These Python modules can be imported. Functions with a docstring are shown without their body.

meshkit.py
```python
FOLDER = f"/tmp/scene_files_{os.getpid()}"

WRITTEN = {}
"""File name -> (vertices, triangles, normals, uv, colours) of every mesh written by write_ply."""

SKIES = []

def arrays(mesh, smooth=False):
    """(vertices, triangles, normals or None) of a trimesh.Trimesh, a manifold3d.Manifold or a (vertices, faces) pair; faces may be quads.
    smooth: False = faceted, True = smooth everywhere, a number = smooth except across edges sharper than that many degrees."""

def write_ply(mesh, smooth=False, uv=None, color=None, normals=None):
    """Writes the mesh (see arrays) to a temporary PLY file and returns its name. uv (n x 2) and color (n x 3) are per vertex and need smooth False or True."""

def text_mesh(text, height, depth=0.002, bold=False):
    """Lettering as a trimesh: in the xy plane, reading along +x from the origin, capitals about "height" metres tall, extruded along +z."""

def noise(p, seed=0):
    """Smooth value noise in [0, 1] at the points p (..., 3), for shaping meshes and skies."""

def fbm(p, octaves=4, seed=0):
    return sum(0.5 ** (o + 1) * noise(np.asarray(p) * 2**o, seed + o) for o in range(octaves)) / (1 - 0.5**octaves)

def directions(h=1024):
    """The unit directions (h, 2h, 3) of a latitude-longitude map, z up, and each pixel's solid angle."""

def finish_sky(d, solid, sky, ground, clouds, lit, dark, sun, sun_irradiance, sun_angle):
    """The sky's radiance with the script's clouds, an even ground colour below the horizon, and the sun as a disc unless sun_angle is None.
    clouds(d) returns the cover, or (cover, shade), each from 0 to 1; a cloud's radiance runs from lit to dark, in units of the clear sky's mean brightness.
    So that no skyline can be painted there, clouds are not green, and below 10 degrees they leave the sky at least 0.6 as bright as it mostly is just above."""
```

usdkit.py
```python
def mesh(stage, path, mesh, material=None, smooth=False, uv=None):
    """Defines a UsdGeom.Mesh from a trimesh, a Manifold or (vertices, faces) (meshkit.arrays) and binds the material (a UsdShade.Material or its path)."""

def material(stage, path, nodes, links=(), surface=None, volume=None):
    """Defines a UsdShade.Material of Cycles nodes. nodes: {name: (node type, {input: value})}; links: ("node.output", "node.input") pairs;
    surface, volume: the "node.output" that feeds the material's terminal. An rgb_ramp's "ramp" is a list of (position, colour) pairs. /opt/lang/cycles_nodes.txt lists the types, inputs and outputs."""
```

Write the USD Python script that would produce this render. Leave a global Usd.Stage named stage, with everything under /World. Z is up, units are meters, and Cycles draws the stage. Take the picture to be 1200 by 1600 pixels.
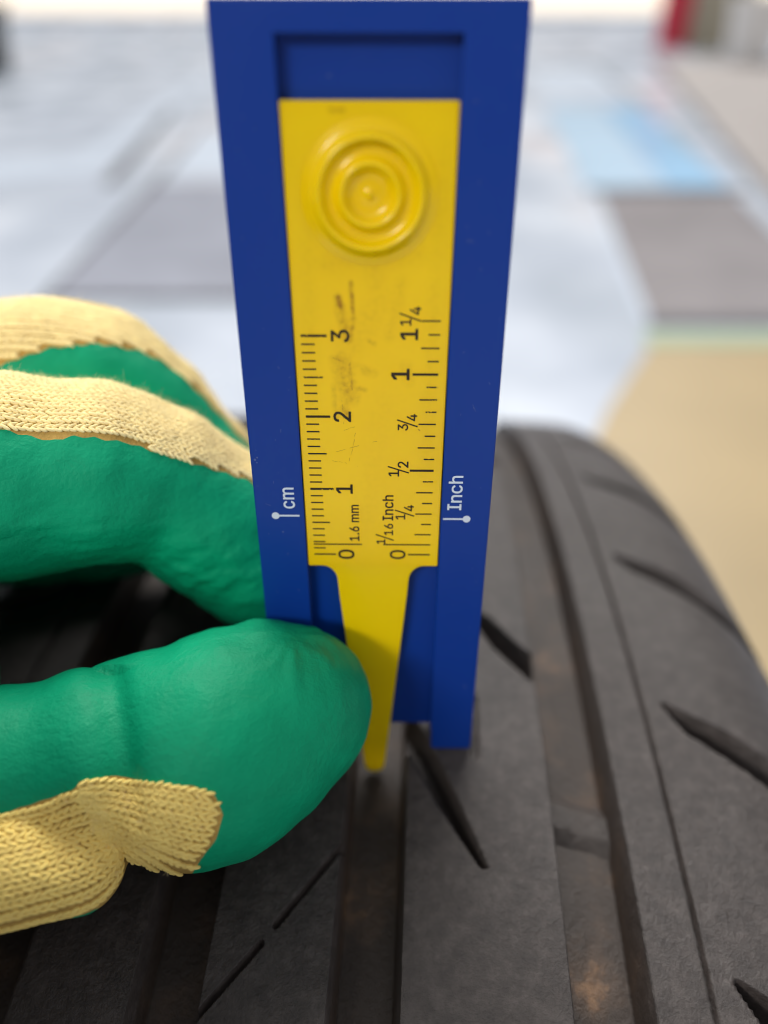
import math
import numpy as np, trimesh, manifold3d as m3, usdkit, meshkit
from shapely.geometry import Polygon, Point, LineString, box as sbox
from shapely.ops import unary_union
from pxr import Usd, UsdGeom, UsdLux, UsdShade, Gf, Sdf, Vt

stage = Usd.Stage.CreateInMemory()
UsdGeom.SetStageUpAxis(stage, "Z"); UsdGeom.SetStageMetersPerUnit(stage, 1.0)
UsdGeom.Xform.Define(stage, "/World"); UsdGeom.Scope.Define(stage, "/World/Looks")
MM = 0.001

# ------------------------------------------------------------------ camera
PITCH, FPX, CAM_H = math.radians(36.1), 1200.0, 0.7814
CAM = np.array([0, 0, CAM_H])
FWD = np.array([0, math.cos(PITCH), -math.sin(PITCH)]); UP = np.array([0, math.sin(PITCH), math.cos(PITCH)]); RT = np.array([1.0, 0, 0])
cam = UsdGeom.Camera.Define(stage, "/World/camera")
M = Gf.Matrix4d(1)
for i, r in enumerate((RT, UP, -FWD)): M.SetRow(i, Gf.Vec4d(*r, 0))
M.SetRow(3, Gf.Vec4d(*CAM, 1))
cam.AddTransformOp().Set(M)
cam.CreateHorizontalApertureAttr(24.0); cam.CreateVerticalApertureAttr(32.0); cam.CreateFocalLengthAttr(24.0)
cam.CreateFStopAttr(6.0); cam.CreateFocusDistanceAttr(0.0955)
cam.CreateClippingRangeAttr(Gf.Vec2f(0.01, 1000)); cam.CreateExposureAttr(0.0)

def bind(prim, m): UsdShade.MaterialBindingAPI.Apply(prim).Bind(m)

# ------------------------------------------------------------------ light: soft overcast daylight and an unseen lamp added over the left shoulder to brighten the gauge
DOME, SUN = 0.56, 0.95
sky = UsdLux.DomeLight.Define(stage, "/World/sky"); sky.CreateIntensityAttr(1.0)
skym = usdkit.material(stage, "/World/Looks/overcast_sky", {
    "tc": ("texture_coordinate", {}), "xyz": ("separate_xyz", {}),
    "r": ("rgb_ramp", {"ramp": [(0.0, (.20, .21, .22)), (0.5, (.26, .27, .29)), (0.62, (.45, .47, .51)), (1.0, (1.15, 1.18, 1.24))]}),
    "mr": ("map_range", {"from_min": -1.0, "from_max": 1.0, "to_min": 0.0, "to_max": 1.0}),
    "bg": ("background_shader", {"strength": DOME})},
    [("tc.generated", "xyz.vector"), ("xyz.z", "mr.value"), ("mr.result", "r.fac"), ("r.color", "bg.color")], surface="bg.background")
bind(sky.GetPrim(), skym); sky.GetPrim().SetCustomDataByKey("kind", "structure")
def aim(direction):
    z = np.asarray(direction, float); z = z / np.linalg.norm(z)
    x = np.cross([0, 0, 1.0], z); x = x / np.linalg.norm(x); y = np.cross(z, x)
    m = Gf.Matrix4d(1)
    for i, r in enumerate((x, y, z)): m.SetRow(i, Gf.Vec4d(*r, 0))
    return m
sun = UsdLux.DistantLight.Define(stage, "/World/soft_daylight")
sun.CreateNormalizeAttr(True); sun.CreateIntensityAttr(SUN); sun.CreateAngleAttr(34.0); sun.CreateColorAttr(Gf.Vec3f(1, .98, .95))
sun.AddTransformOp().Set(aim((.02, .62, .78)))
lamp = UsdLux.RectLight.Define(stage, "/World/added_lamp")
lamp.CreateWidthAttr(1.0); lamp.CreateHeightAttr(.30); lamp.CreateIntensityAttr(46.0); lamp.CreateColorAttr(Gf.Vec3f(1, .98, .95))
LD = np.array([-.52, -.60, .50]); LD /= np.linalg.norm(LD); lm = aim(LD); lm.SetRow(3, Gf.Vec4d(*(CAM + LD * 2.4), 1)); lamp.AddTransformOp().Set(lm)

# ------------------------------------------------------------------ helpers
used = {}
def numbered(parent, name):
    k = used.get((parent, name), 0); used[(parent, name)] = k + 1
    return f"{parent}/{name}" + (f"_{k:03d}" if k else "")
BASE = {}
def say(prim, label=None, cat=None, group=None, kind=None):
    for k, v in (("label", label), ("category", cat), ("group", group), ("kind", kind)):
        if v: prim.SetCustomDataByKey(k, v)
def thing(name, base, label=None, cat=None, group=None, kind=None):
    path = numbered("/World", name); x = UsdGeom.Xform.Define(stage, path)
    x.AddTranslateOp().Set(Gf.Vec3d(*map(float, base))); BASE[path] = np.asarray(base, float)
    say(x.GetPrim(), label, cat, group, kind)
    return path
def part(parent, name, mesh, m, smooth=False, label=None, kind=None, prim=None):
    """mesh in world coordinates, stored relative to its thing's base"""
    v, f = (mesh if isinstance(mesh, tuple) else (mesh.vertices, mesh.faces))
    top = "/".join(parent.split("/")[:3]); v = np.asarray(v, float) - BASE.get(top, 0)
    path = numbered(parent, name)
    u = usdkit.mesh(stage, path, (v, np.asarray(f)), m, smooth)
    if prim:
        for k, a in prim.items():
            UsdGeom.PrimvarsAPI(u).CreatePrimvar(k, Sdf.ValueTypeNames.FloatArray, "vertex").Set(Vt.FloatArray.FromNumpy(np.asarray(a, np.float32)))
    say(u.GetPrim(), label, kind=kind)
    return path
def tm(man):
    q = man.to_mesh(); return trimesh.Trimesh(np.array(q.vert_properties[:, :3], float), np.array(q.tri_verts), process=False)
def join(ms): return trimesh.util.concatenate(ms)
def ray(px, py): return RT * (px - 600) / FPX - UP * (py - 800) / FPX + FWD
def at(px, py, z): return CAM + ray(px, py) * z * MM                       # photo pixel and depth (mm) -> world
def pix(P):
    d = np.asarray(P) - CAM; z = d @ FWD
    return np.stack([600 + FPX * (d @ RT) / z, 800 - FPX * (d @ UP) / z], -1)
def floor_at(px, py, h=0.0):
    d = ray(px, py); return CAM + d * (h - CAM_H) / d[2]
def N(k, v): return (k, v)

# ------------------------------------------------------------------ materials
def plain(name, col, rough, spec=.5, bump=None, var=0.0, scale=40, coat=0.0, sub=0.0, bevel=None):
    nodes = {"g": ("geometry", {}), "n": ("noise_texture", {"scale": scale, "detail": 5.0, "roughness": .6}),
             "mx": ("rgb_ramp", {"ramp": [(0.3, tuple(c * (1 - var) for c in col)), (0.7, tuple(min(1, c * (1 + var)) for c in col))]}),
             "p": ("principled_bsdf", {"roughness": rough, "specular_ior_level": spec, "coat_weight": coat, "coat_roughness": .15})}
    links = [("g.position", "n.vector"), ("n.fac", "mx.fac"), ("mx.color", "p.base_color")]
    if sub:
        nodes["p"][1].update({"subsurface_weight": sub, "subsurface_scale": .002, "subsurface_radius": (1, .5, .15)})
    nrm = None
    if bevel:
        nodes["bv"] = ("bevel", {"samples": 6, "radius": bevel}); nrm = "bv.bevel"
    if bump:
        nodes["bn"] = ("noise_texture", {"scale": bump[0], "detail": 6.0, "roughness": .6})
        nodes["b"] = ("bump", {"distance": bump[1], "strength": 1.0})
        links += [("g.position", "bn.vector"), ("bn.fac", "b.height")]
        if nrm: links.append((nrm, "b.normal"))
        nrm = "b.normal"
    if nrm: links.append((nrm, "p.normal"))
    return usdkit.material(stage, "/World/Looks/" + name, nodes, links, surface="p.BSDF")

M_floor = usdkit.material(stage, "/World/Looks/pale_painted_floor", {
    "g": ("geometry", {}), "m": ("mapping", {"scale": (1.6, .7, 1.0)}), "n": ("noise_texture", {"scale": 1.1, "detail": 2.5, "roughness": .45, "distortion": .4}),
    "c": ("rgb_ramp", {"ramp": [(.25, (.38, .42, .47)), (.43, (.46, .50, .57)), (.57, (.53, .57, .63)), (.70, (.63, .59, .60)), (.82, (.49, .53, .58))]}),
    "n2": ("noise_texture", {"scale": 3.0, "detail": 4.0}), "rr": ("map_range", {"from_min": .3, "from_max": .7, "to_min": .12, "to_max": .40}),
    "p": ("principled_bsdf", {"specular_ior_level": .6})},
    [("g.position", "m.vector"), ("m.vector", "n.vector"), ("n.fac", "c.fac"), ("c.color", "p.base_color"), ("g.position", "n2.vector"), ("n2.fac", "rr.value"), ("rr.result", "p.roughness")], surface="p.BSDF")
M_plate = plain("grey_steel_plate", (.30, .31, .36), .25, var=.16, scale=3)
M_plate2 = plain("brown_grey_rubber_plate", (.27, .245, .245), .22, var=.18, scale=3)
M_pale = plain("pale_blue_plate", (.54, .60, .68), .3, var=.05, scale=2)
M_blue = plain("light_blue_plate", (.33, .56, .78), .2, var=.12, scale=2)
M_lblue = plain("blue_plate_reflection", (.50, .66, .80), .2, var=.08, scale=2)
M_joint = plain("dark_joint", (.07, .07, .08), .7)
M_cream = plain("cream_painted_floor", (.375, .275, .135), .45, var=.07, scale=4)
M_green_line = plain("green_painted_line", (.30, .38, .24), .45)
M_taupe = plain("taupe_concrete", (.30, .265, .245), .6, var=.08, scale=3)
M_peach = plain("sunny_pale_paving", (.95, .82, .66), .8, var=.04, scale=1)
M_curb = plain("grey_threshold_stone", (.50, .52, .56), .6)
M_red = plain("red_paint", (.62, .02, .05), .35)
M_white = plain("white_plastic", (.90, .87, .83), .4)
M_tan = plain("tan_board", (.38, .33, .24), .7, var=.1, scale=8)
M_dark = plain("black_plastic", (.03, .035, .035), .5)

# gauge plastics
def gauge_blue():
    nodes = {"g": ("geometry", {}), "sp": ("noise_texture", {"scale": 900.0, "detail": 3.0, "roughness": .7}),
             "m": ("mapping", {"scale": (700.0, 700.0, 160.0)}), "sc": ("noise_texture", {"scale": 1.0, "detail": 4.0, "roughness": .7}),
             "r1": ("rgb_ramp", {"ramp": [(.0, (0, 0, 0)), (.73, (0, 0, 0)), (.79, (1, 1, 1))]}),
             "mix": ("mix_color", {"a": (.0026, .030, .215), "b": (.10, .13, .24)}),
             "big": ("noise_texture", {"scale": 70.0, "detail": 3.0}),
             "rr": ("map_range", {"from_min": .3, "from_max": .7, "to_min": .30, "to_max": .40}),
             "bv": ("bevel", {"samples": 6, "radius": .00035}),
             "bn": ("noise_texture", {"scale": 2600.0, "detail": 3.0}), "b": ("bump", {"distance": .000006, "strength": 1.0}),
             "p": ("principled_bsdf", {"specular_ior_level": .28})}
    links = [("g.position", "sp.vector"), ("sp.fac", "r1.fac"), ("r1.color", "mix.fac"), ("mix.result", "p.base_color"),
             ("g.position", "big.vector"), ("big.fac", "rr.value"), ("rr.result", "p.roughness"), ("g.position", "bn.vector"), ("bn.fac", "b.height"), ("bv.bevel", "b.normal"), ("b.normal", "p.normal")]
    return usdkit.material(stage, "/World/Looks/blue_plastic", nodes, links, surface="p.BSDF")
M_gblue = gauge_blue()
def gauge_yellow():
    nodes = {"g": ("geometry", {}), "a": ("attribute", {"attribute": "grime"}),
             "n": ("noise_texture", {"scale": 1500.0, "detail": 5.0, "roughness": .7}), "n2": ("noise_texture", {"scale": 60.0, "detail": 3.0}),
             "sp": ("noise_texture", {"scale": 1000.0, "detail": 2.0, "roughness": .6}),
             "spr": ("rgb_ramp", {"ramp": [(0.0, (0, 0, 0)), (.755, (0, 0, 0)), (.80, (1, 1, 1))]}),
             "base": ("rgb_ramp", {"ramp": [(.3, (.76, .475, .0005)), (.7, (.82, .52, .0008))]}),
             "k": ("map_range", {"from_min": .35, "from_max": .65, "to_min": .25, "to_max": 1.0, "clamp": True}),
             "f": ("math", {"math_type": "multiply", "use_clamp": True}), "f2": ("math", {"math_type": "multiply", "value2": .55}),
             "fm": ("math", {"math_type": "maximum"}),
             "mix": ("mix_color", {"b": (.19, .055, .002)}),
             "bv": ("bevel", {"samples": 6, "radius": .00035}),
             "p": ("principled_bsdf", {"roughness": .20, "specular_ior_level": .36, "subsurface_weight": .25, "subsurface_scale": .0015, "subsurface_radius": (1, .55, .05)})}
    links = [("g.position", "n.vector"), ("g.position", "n2.vector"), ("g.position", "sp.vector"), ("n2.fac", "base.fac"), ("base.color", "mix.a"), ("n.fac", "k.value"),
             ("a.fac", "f.value1"), ("k.result", "f.value2"), ("sp.fac", "spr.fac"), ("spr.color", "f2.value1"), ("f.value", "fm.value1"), ("f2.value", "fm.value2"),
             ("fm.value", "mix.fac"), ("mix.result", "p.base_color"), ("bv.bevel", "p.normal")]
    return usdkit.material(stage, "/World/Looks/yellow_plastic", nodes, links, surface="p.BSDF")
M_gyel = gauge_yellow()
M_ink = plain("black_ink", (.022, .014, .006), .5, spec=.3)
M_scuff = plain("pale_scuff", (.07, .10, .26), .6, spec=.2)
M_wink = plain("white_ink", (.55, .60, .68), .5, spec=.3)
M_scratch = plain("scratch_mark", (.26, .12, .01), .6, spec=.2)

def rubber():
    nodes = {"g": ("geometry", {}), "a": ("attribute", {"attribute": "groove"}),
             "n": ("noise_texture", {"scale": 420.0, "detail": 8.0, "roughness": .72}), "big": ("noise_texture", {"scale": 45.0, "detail": 4.0}),
             "base": ("rgb_ramp", {"ramp": [(.30, (.023, .0175, .0155)), (.50, (.040, .0315, .028)), (.66, (.064, .052, .047)), (.78, (.135, .115, .105))]}),
             "gn": ("noise_texture", {"scale": 95.0, "detail": 5.0, "roughness": .6}),
             "gr": ("rgb_ramp", {"ramp": [(0.0, (.014, .010, .008)), (.52, (.032, .021, .015)), (.64, (.062, .038, .024)), (.74, (.20, .11, .055))]}),
             "mx": ("mix_color", {}),
             "bn": ("noise_texture", {"scale": 900.0, "detail": 6.0, "roughness": .7}), "b": ("bump", {"distance": .0004, "strength": 1.0}),
             "rr": ("map_range", {"from_min": .3, "from_max": .7, "to_min": .36, "to_max": .55}),
             "p": ("principled_bsdf", {"specular_ior_level": .5})}
    links = [("g.position", "n.vector"), ("n.fac", "base.fac"), ("base.color", "mx.a"), ("g.position", "gn.vector"), ("gn.fac", "gr.fac"), ("gr.color", "mx.b"), ("a.fac", "mx.fac"),
             ("mx.result", "p.base_color"), ("g.position", "bn.vector"), ("bn.fac", "b.height"), ("b.normal", "p.normal"), ("g.position", "big.vector"), ("big.fac", "rr.value"), ("rr.result", "p.roughness")]
    return usdkit.material(stage, "/World/Looks/tyre_rubber", nodes, links, surface="p.BSDF")
M_rub = rubber()
M_latex = plain("green_latex_coating", (.0008, .285, .135), .50, spec=.17, bump=(1300, .00016), var=.06, scale=250)
M_knitf = plain("lit_knit_yarn", (.94, .76, .38), .9, spec=.15, bump=(2500, .00015), var=.10, scale=500)  # same yarn as the thumb, paled: brighter light on the fingers painted in
M_knit = plain("yellow_knit_yarn", (.95, .70, .215), .9, spec=.15, bump=(2500, .00015), var=.10, scale=500)
M_knitb = plain("shaded_knit_ground", (.46, .29, .08), .95, spec=.1, bump=(2000, .0002), var=.15, scale=600)  # darker than the yarn: shade in the gaps between stitches painted in
M_sleeve = plain("shading_sleeve_cloth", (.02, .022, .03), .9, spec=.1, bump=(900, .0003))
M_fuzz = plain("cotton_fuzz", (.86, .72, .42), .9, spec=.1)

# ------------------------------------------------------------------ setting: workshop floor, seen far out of focus behind the tyre
def sheet(pts, z0, z1, m, parent, name, label=None):
    p = [np.asarray(q)[:2] for q in pts]
    e = trimesh.creation.extrude_polygon(Polygon(p).buffer(0), z1 - z0); e.apply_translation([0, 0, z0])
    return part(parent, name, e, m, label=label)
fl = thing("floor", (0, 0, 0), kind="structure")
part(fl, "floor_slab", trimesh.creation.box(bounds=[[-14, -6, -.2], [14, 13.6, 0]]), M_floor)
FA = lambda *q: [floor_at(*a) for a in q]
sheet(FA((80, 462), (250, 288), (640, 288), (700, 462)), 0, .006, M_plate, fl, "floor_plate")
sheet(FA((262, 276), (318, 205), (620, 205), (636, 276)), 0, .006, M_pale, fl, "floor_plate")
sheet(FA((1014, 500), (937, 306), (1150, 306), (1345, 500)), 0, .006, M_plate2, fl, "floor_plate")
sheet(FA((1044, 294), (944, 168), (1004, 168), (1140, 294)), 0, .006, M_blue, fl, "floor_plate")
sheet(FA((914, 294), (852, 168), (938, 168), (1037, 294)), 0, .006, M_lblue, fl, "floor_plate")  # left half of the blue plate, its reflection painted in as paler blue
sheet(FA((850, 152), (830, 105), (925, 105), (985, 152)), 0, .006, M_pale, fl, "floor_plate")
sheet(FA((158, 288), (262, 172), (278, 172), (184, 288)), 0, .004, M_joint, fl, "floor_joint")
sheet(FA((52, 480), (236, 285), (318, 190), (322, 190), (250, 285), (74, 480)), 0, .004, M_joint, fl, "floor_joint")
sheet(FA((80, 470), (84, 460), (700, 460), (702, 470)), 0, .005, M_joint, fl, "floor_joint")
sheet(FA((1016, 512), (1012, 501), (1360, 501), (1372, 512)), 0, .005, M_joint, fl, "floor_joint")
sheet(FA((922, 304), (917, 296), (1160, 296), (1170, 304)), 0, .005, M_joint, fl, "floor_joint")
sheet(FA((838, 104), (836, 101), (926, 101), (1012, 166), (1006, 166), (924, 104)), 0, .005, M_joint, fl, "floor_joint")
sheet(FA((1020, 500), (936, 302), (926, 302), (1002, 500)), 0, .004, M_pale, fl, "floor_joint")
sheet(FA((-160, 262), (120, 246), (330, 110), (330, 125), (140, 268), (-160, 300)), 0, .003, M_pale, fl, "painted_line_or_reflection")  # soft reflection on the glossy floor, painted in as a pale band
sheet(FA((1008, 540), (1004, 520), (1300, 520), (1320, 540)), 0, .004, M_green_line, fl, "painted_line_or_reflection")
sheet(FA((1015, 542), (1320, 542), (1900, 1500), (700, 1500), (905, 740), (950, 640)), 0, .003, M_cream, fl, "painted_floor")
sheet(FA((1030, 95), (1230, 330), (2100, 330), (1700, 95)), 0, .003, M_taupe, fl, "concrete_strip")
sheet(FA((1018, 95), (1215, 330), (1229, 330), (1029, 95)), 0, .005, M_joint, fl, "floor_joint")
part(fl, "threshold", trimesh.creation.box(bounds=[[-14, 12.9, 0], [14, 13.6, .05]]), M_curb)
pv = thing("forecourt", (0, 30, 0), kind="structure")
part(pv, "paving_sheet", trimesh.creation.box(bounds=[[-60, 13.6, -.2], [60, 120, -.004]]), M_peach)
gd = thing("ground", (0, 0, 0), kind="structure")
part(gd, "ground_sheet", trimesh.creation.box(bounds=[[-400, -400, -.5], [400, 400, -.21]]), M_taupe)

# red drum, tan box, white bucket at top right; dark bin at the left edge
def lathe(profile, c, n=48):
    e = trimesh.creation.revolve(np.array(profile), sections=n); e.apply_translation(c); return e
c = floor_at(1070, 74); c[1] += .2
t = thing("steel_drum", c, "red steel drum standing on the far floor, out of focus at top right", "drum")
r, h = .235, .80
part(t, "drum_body", lathe([(0, 0.01), (r, 0.01), (r, .26), (r + .012, .27), (r + .012, .29), (r, .30), (r, .53), (r + .012, .54), (r + .012, .56), (r, .57), (r, h), (0, h)], c), M_red, 30)
part(t, "rim", lathe([(r + .002, 0), (r + .014, 0), (r + .014, .022), (r + .002, .022), (r + .002, 0)], c), M_red, 30)
part(t, "rim", lathe([(r + .002, h - .01), (r + .014, h - .01), (r + .014, h + .014), (r - .01, h + .014), (r - .01, h + .001), (r + .002, h - .01)], c), M_red, 30)
c = floor_at(1180, 96); c[1] += .2
t = thing("plastic_bucket", c, "white plastic bucket on the far floor, at the top right corner", "bucket")
part(t, "bucket_body", lathe([(0, 0), (.19, 0), (.235, .46), (.225, .46), (.18, .01), (0, .01)], c), M_white, 30)
part(t, "rim", lathe([(.237, .44), (.252, .44), (.252, .47), (.237, .47), (.237, .44)], c), M_white, 30)
c = floor_at(1128, 80); c[1] += .35
t = thing("storage_box", c, "tan board box standing between the red drum and the white bucket", "box")
part(t, "box_body", trimesh.creation.box((.52, .5, .9), trimesh.transformations.translation_matrix(c + [0, 0, .45])), M_tan)
part(t, "lid", trimesh.creation.box((.56, .54, .05), trimesh.transformations.translation_matrix(c + [0, 0, .927])), M_tan)
c = floor_at(-62, 118); c[1] += .2
t = thing("waste_bin", c, "black bin at the far left edge, out of focus", "bin")
part(t, "bin_body", lathe([(0, 0), (.30, 0), (.36, .45), (.35, .45), (.29, .02), (0, .02)], c), M_dark, 30)
part(t, "rim", lathe([(.362, .41), (.385, .41), (.385, .46), (.362, .46), (.362, .41)], c), M_dark, 30)

# ------------------------------------------------------------------ tyre
TR, TA, TYAW = 340.0, math.radians(-3.1), math.radians(3.0)
AX = np.array([math.cos(TYAW), -math.sin(TYAW), 0]); FW = np.array([math.sin(TYAW), math.cos(TYAW), 0])
CONTACT = CAM * 1000 + 121.9 * FWD - 37.1 * UP - 1.5 * RT
AXLE = CONTACT - TR * (math.sin(TA) * FW + math.cos(TA) * np.array([0, 0, 1.0]))
GROOVES = [(-53.5, -43.5, 6.6), (-28.6, -19.6, 6.8), (-3.8, 5.4, 6.8), (26.8, 37.0, 6.6)]
CL = -9.0                                                           # tread centre line
PITCHT = 42.0
def seg_cut(l, t, pts, widths, depth, soft=.35):
    """depth of a tapering slot along a polyline (mm)"""
    out = np.zeros_like(l); pts = np.asarray(pts, float)
    for (p, q, wa, wb) in zip(pts[:-1], pts[1:], widths[:-1], widths[1:]):
        d = q - p; L = np.hypot(*d); s = np.clip(((l - p[0]) * d[0] + (t - p[1]) * d[1]) / L**2, 0, 1)
        dist = np.hypot(l - p[0] - s * d[0], t - p[1] - s * d[1]); w = (wa + (wb - wa) * s) / 2
        out = np.maximum(out, depth * np.clip((w + soft - dist) / (2 * soft), 0, 1))
    return out
def tread_depth(l, t):
    g = np.zeros_like(l)
    for a, b, d in GROOVES:
        g = np.maximum(g, d * np.clip((np.minimum(l - a, b - l) + .0) / .9, 0, 1))
    flr = g.copy()
    k = np.floor((t + 50) / PITCHT); tt = t - k * PITCHT          # one pattern pitch: tt in [-50, -8)
    for off in (0, PITCHT):
        u = tt + off
        g = np.maximum(g, seg_cut(l, u, [(48.3, 10.9), (52, 7.0), (58, 3.0), (66, -2.5), (80, -9), (96, -14)], [.4, 3.4, 4.8, 5.4, 5.4, 4], 6.0))       # shoulder slots
    k2 = np.floor((t + 50) / (2 * PITCHT)); t2 = t - k2 * 2 * PITCHT  # the middle rib's slots come at twice that pitch
    g = np.maximum(g, seg_cut(l, t2, [(4.5, 4.6), (7.6, -1.0), (11.5, -9), (16.4, -18.2)], [3.1, 3.0, 2.2, .2], 5.5))
    g = np.maximum(g, seg_cut(l, t2 - .5, [(14.5, 33.0), (18.5, 28.6), (22, 22.8), (27.5, 16.0)], [.2, 2.6, 3.5, 3.8], 5.5))
    g = np.maximum(g, seg_cut(l, t2, [(16.1, 10.6), (15.9, -1)], [.2, .2], 3.0))
    for off in (0, PITCHT):
        u = tt + off
        for o in (0,):
            g = np.maximum(g, seg_cut(l, u + o, [(-3.5, -16.2), (-11.5, -27.4)], [.45, .5], 4.0, .14))
            g = np.maximum(g, seg_cut(l, u + o, [(-13.0, -29.6), (-20.5, -39.2)], [.5, .55], 4.0, .14))
        g = np.maximum(g, seg_cut(l, u, [(-64, -6), (-74, -12), (-90, -18), (-112, -23)], [.5, 3.6, 5, 4.4], 5.5))
    g = np.maximum(g, 1.3 * np.clip((.45 - np.abs(l - 44.3)) / .3, 0, 1) * (l < 60))
    g = np.maximum(g, 1.3 * np.clip((.45 - np.abs(l + 60.5)) / .3, 0, 1))
    return g, np.clip(flr / 5.0, 0, 1)
# meridian: lateral position and drop from the crown, by arc length
def meridian(s):
    a = np.abs(s); sg = np.sign(s)
    l, dr, nl, nr = np.zeros_like(a), np.zeros_like(a), np.zeros_like(a), np.ones_like(a)
    A0, RC, RS = 63.0, 1800.0, 26.0
    th0 = A0 / RC; m = a <= A0
    th = np.where(m, a / RC, th0 + (a - A0) / RS)
    l = np.where(m, RC * np.sin(th), RC * np.sin(th0) + RS * (np.sin(th) - np.sin(th0)))
    dr = np.where(m, RC * (1 - np.cos(th)), RC * (1 - np.cos(th0)) + RS * (np.cos(th0) - np.cos(th)))
    return CL + sg * l, dr, sg * np.sin(th), np.cos(th)
def axis_samples():
    s = list(np.arange(-98, 98.01, .45)) + list(np.arange(-13, 6, .14))
    for a, b, _ in GROOVES:
        for e in (a, a + .45, a + .9, b - .9, b - .45, b): s.append(e - CL)
    s += [44.3 - CL + d for d in (-.5, -.2, .2, .5)]
    return np.unique(np.round(np.clip(s, -98, 98), 3))
S = axis_samples()
T = np.concatenate([np.arange(-70, -42, .42), np.arange(-42, -14, .16), np.arange(-14, 110, .42), np.arange(110, 260, 1.0), np.arange(260, 2 * math.pi * TR - 70, 9.0)])
def tyre_points(lat, rad, t):
    th = t / TR + TA
    return (AXLE + lat[..., None] * AX + rad[..., None] * (np.sin(th)[..., None] * FW + np.cos(th)[..., None] * np.array([0, 0, 1.0]))) * MM
SS, TT = np.meshgrid(S, T, indexing="ij")
L0, DR, NL, NR = meridian(SS)
D, FLR = tread_depth(CL + SS, TT)
wob = (meshkit.fbm(np.stack([SS / 7, TT / 7, SS * 0], -1), 4) - .5) * .22
P = tyre_points(L0 - NL * (D - wob), TR - DR - NR * (D - wob), TT)
ns, nt = SS.shape
ii, jj = np.meshgrid(np.arange(ns - 1), np.arange(nt), indexing="ij"); j2 = (jj + 1) % nt
quads = np.stack([ii * nt + jj, ii * nt + j2, (ii + 1) * nt + j2, (ii + 1) * nt + jj], -1).reshape(-1, 4)
quads = quads[:, ::-1]
base = (AXLE + (0, 0, -TR)) * MM
ty = thing("car_tyre", base, "dark rubber tyre standing upright, its grooved tread under the blue gauge", "tyre")
part(ty, "tread", (P.reshape(-1, 3), quads), M_rub, True, prim={"groove": (FLR * (D > 3)).ravel()})
# sidewalls
TS = np.linspace(0, 2 * math.pi * TR, 241)[:-1]
for sg, s_end in ((1, S[-1]), (-1, S[0])):
    l, d, _, _ = meridian(np.array([s_end])); l, d = float(l[0]), float(d[0])
    prof = [(l - sg * .05, TR - d + .05), (l + sg * 3, TR - d - 8), (l + sg * 9, TR - d - 30), (l + sg * 11, TR - d - 48), (l + sg * 8, TR - d - 68), (l, TR - d - 84), (l - sg * 5, 222), (l - sg * 9, 218), (l - sg * 16, 219), (l - sg * 18, 226), (l - sg * 9, 245), (l - sg * 2, 285)]
    pr = np.array(prof); u = np.linspace(0, len(pr) - 1, 60)
    from scipy.interpolate import PchipInterpolator
    pr = np.stack([PchipInterpolator(np.arange(len(pr)), pr[:, k])(u) for k in (0, 1)], 1)
    A, B = np.meshgrid(np.arange(len(pr)), np.arange(len(TS)), indexing="ij")
    V = tyre_points(pr[A, 0], pr[A, 1], TS[B])
    n2 = len(TS); i2, k2 = np.meshgrid(np.arange(len(pr) - 1), np.arange(n2), indexing="ij"); kk = (k2 + 1) % n2
    q = np.stack([i2 * n2 + k2, i2 * n2 + kk, (i2 + 1) * n2 + kk, (i2 + 1) * n2 + k2], -1).reshape(-1, 4)
    part(ty, "sidewall", (V.reshape(-1, 3), q if sg > 0 else q[:, ::-1]), M_rub, True)
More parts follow.
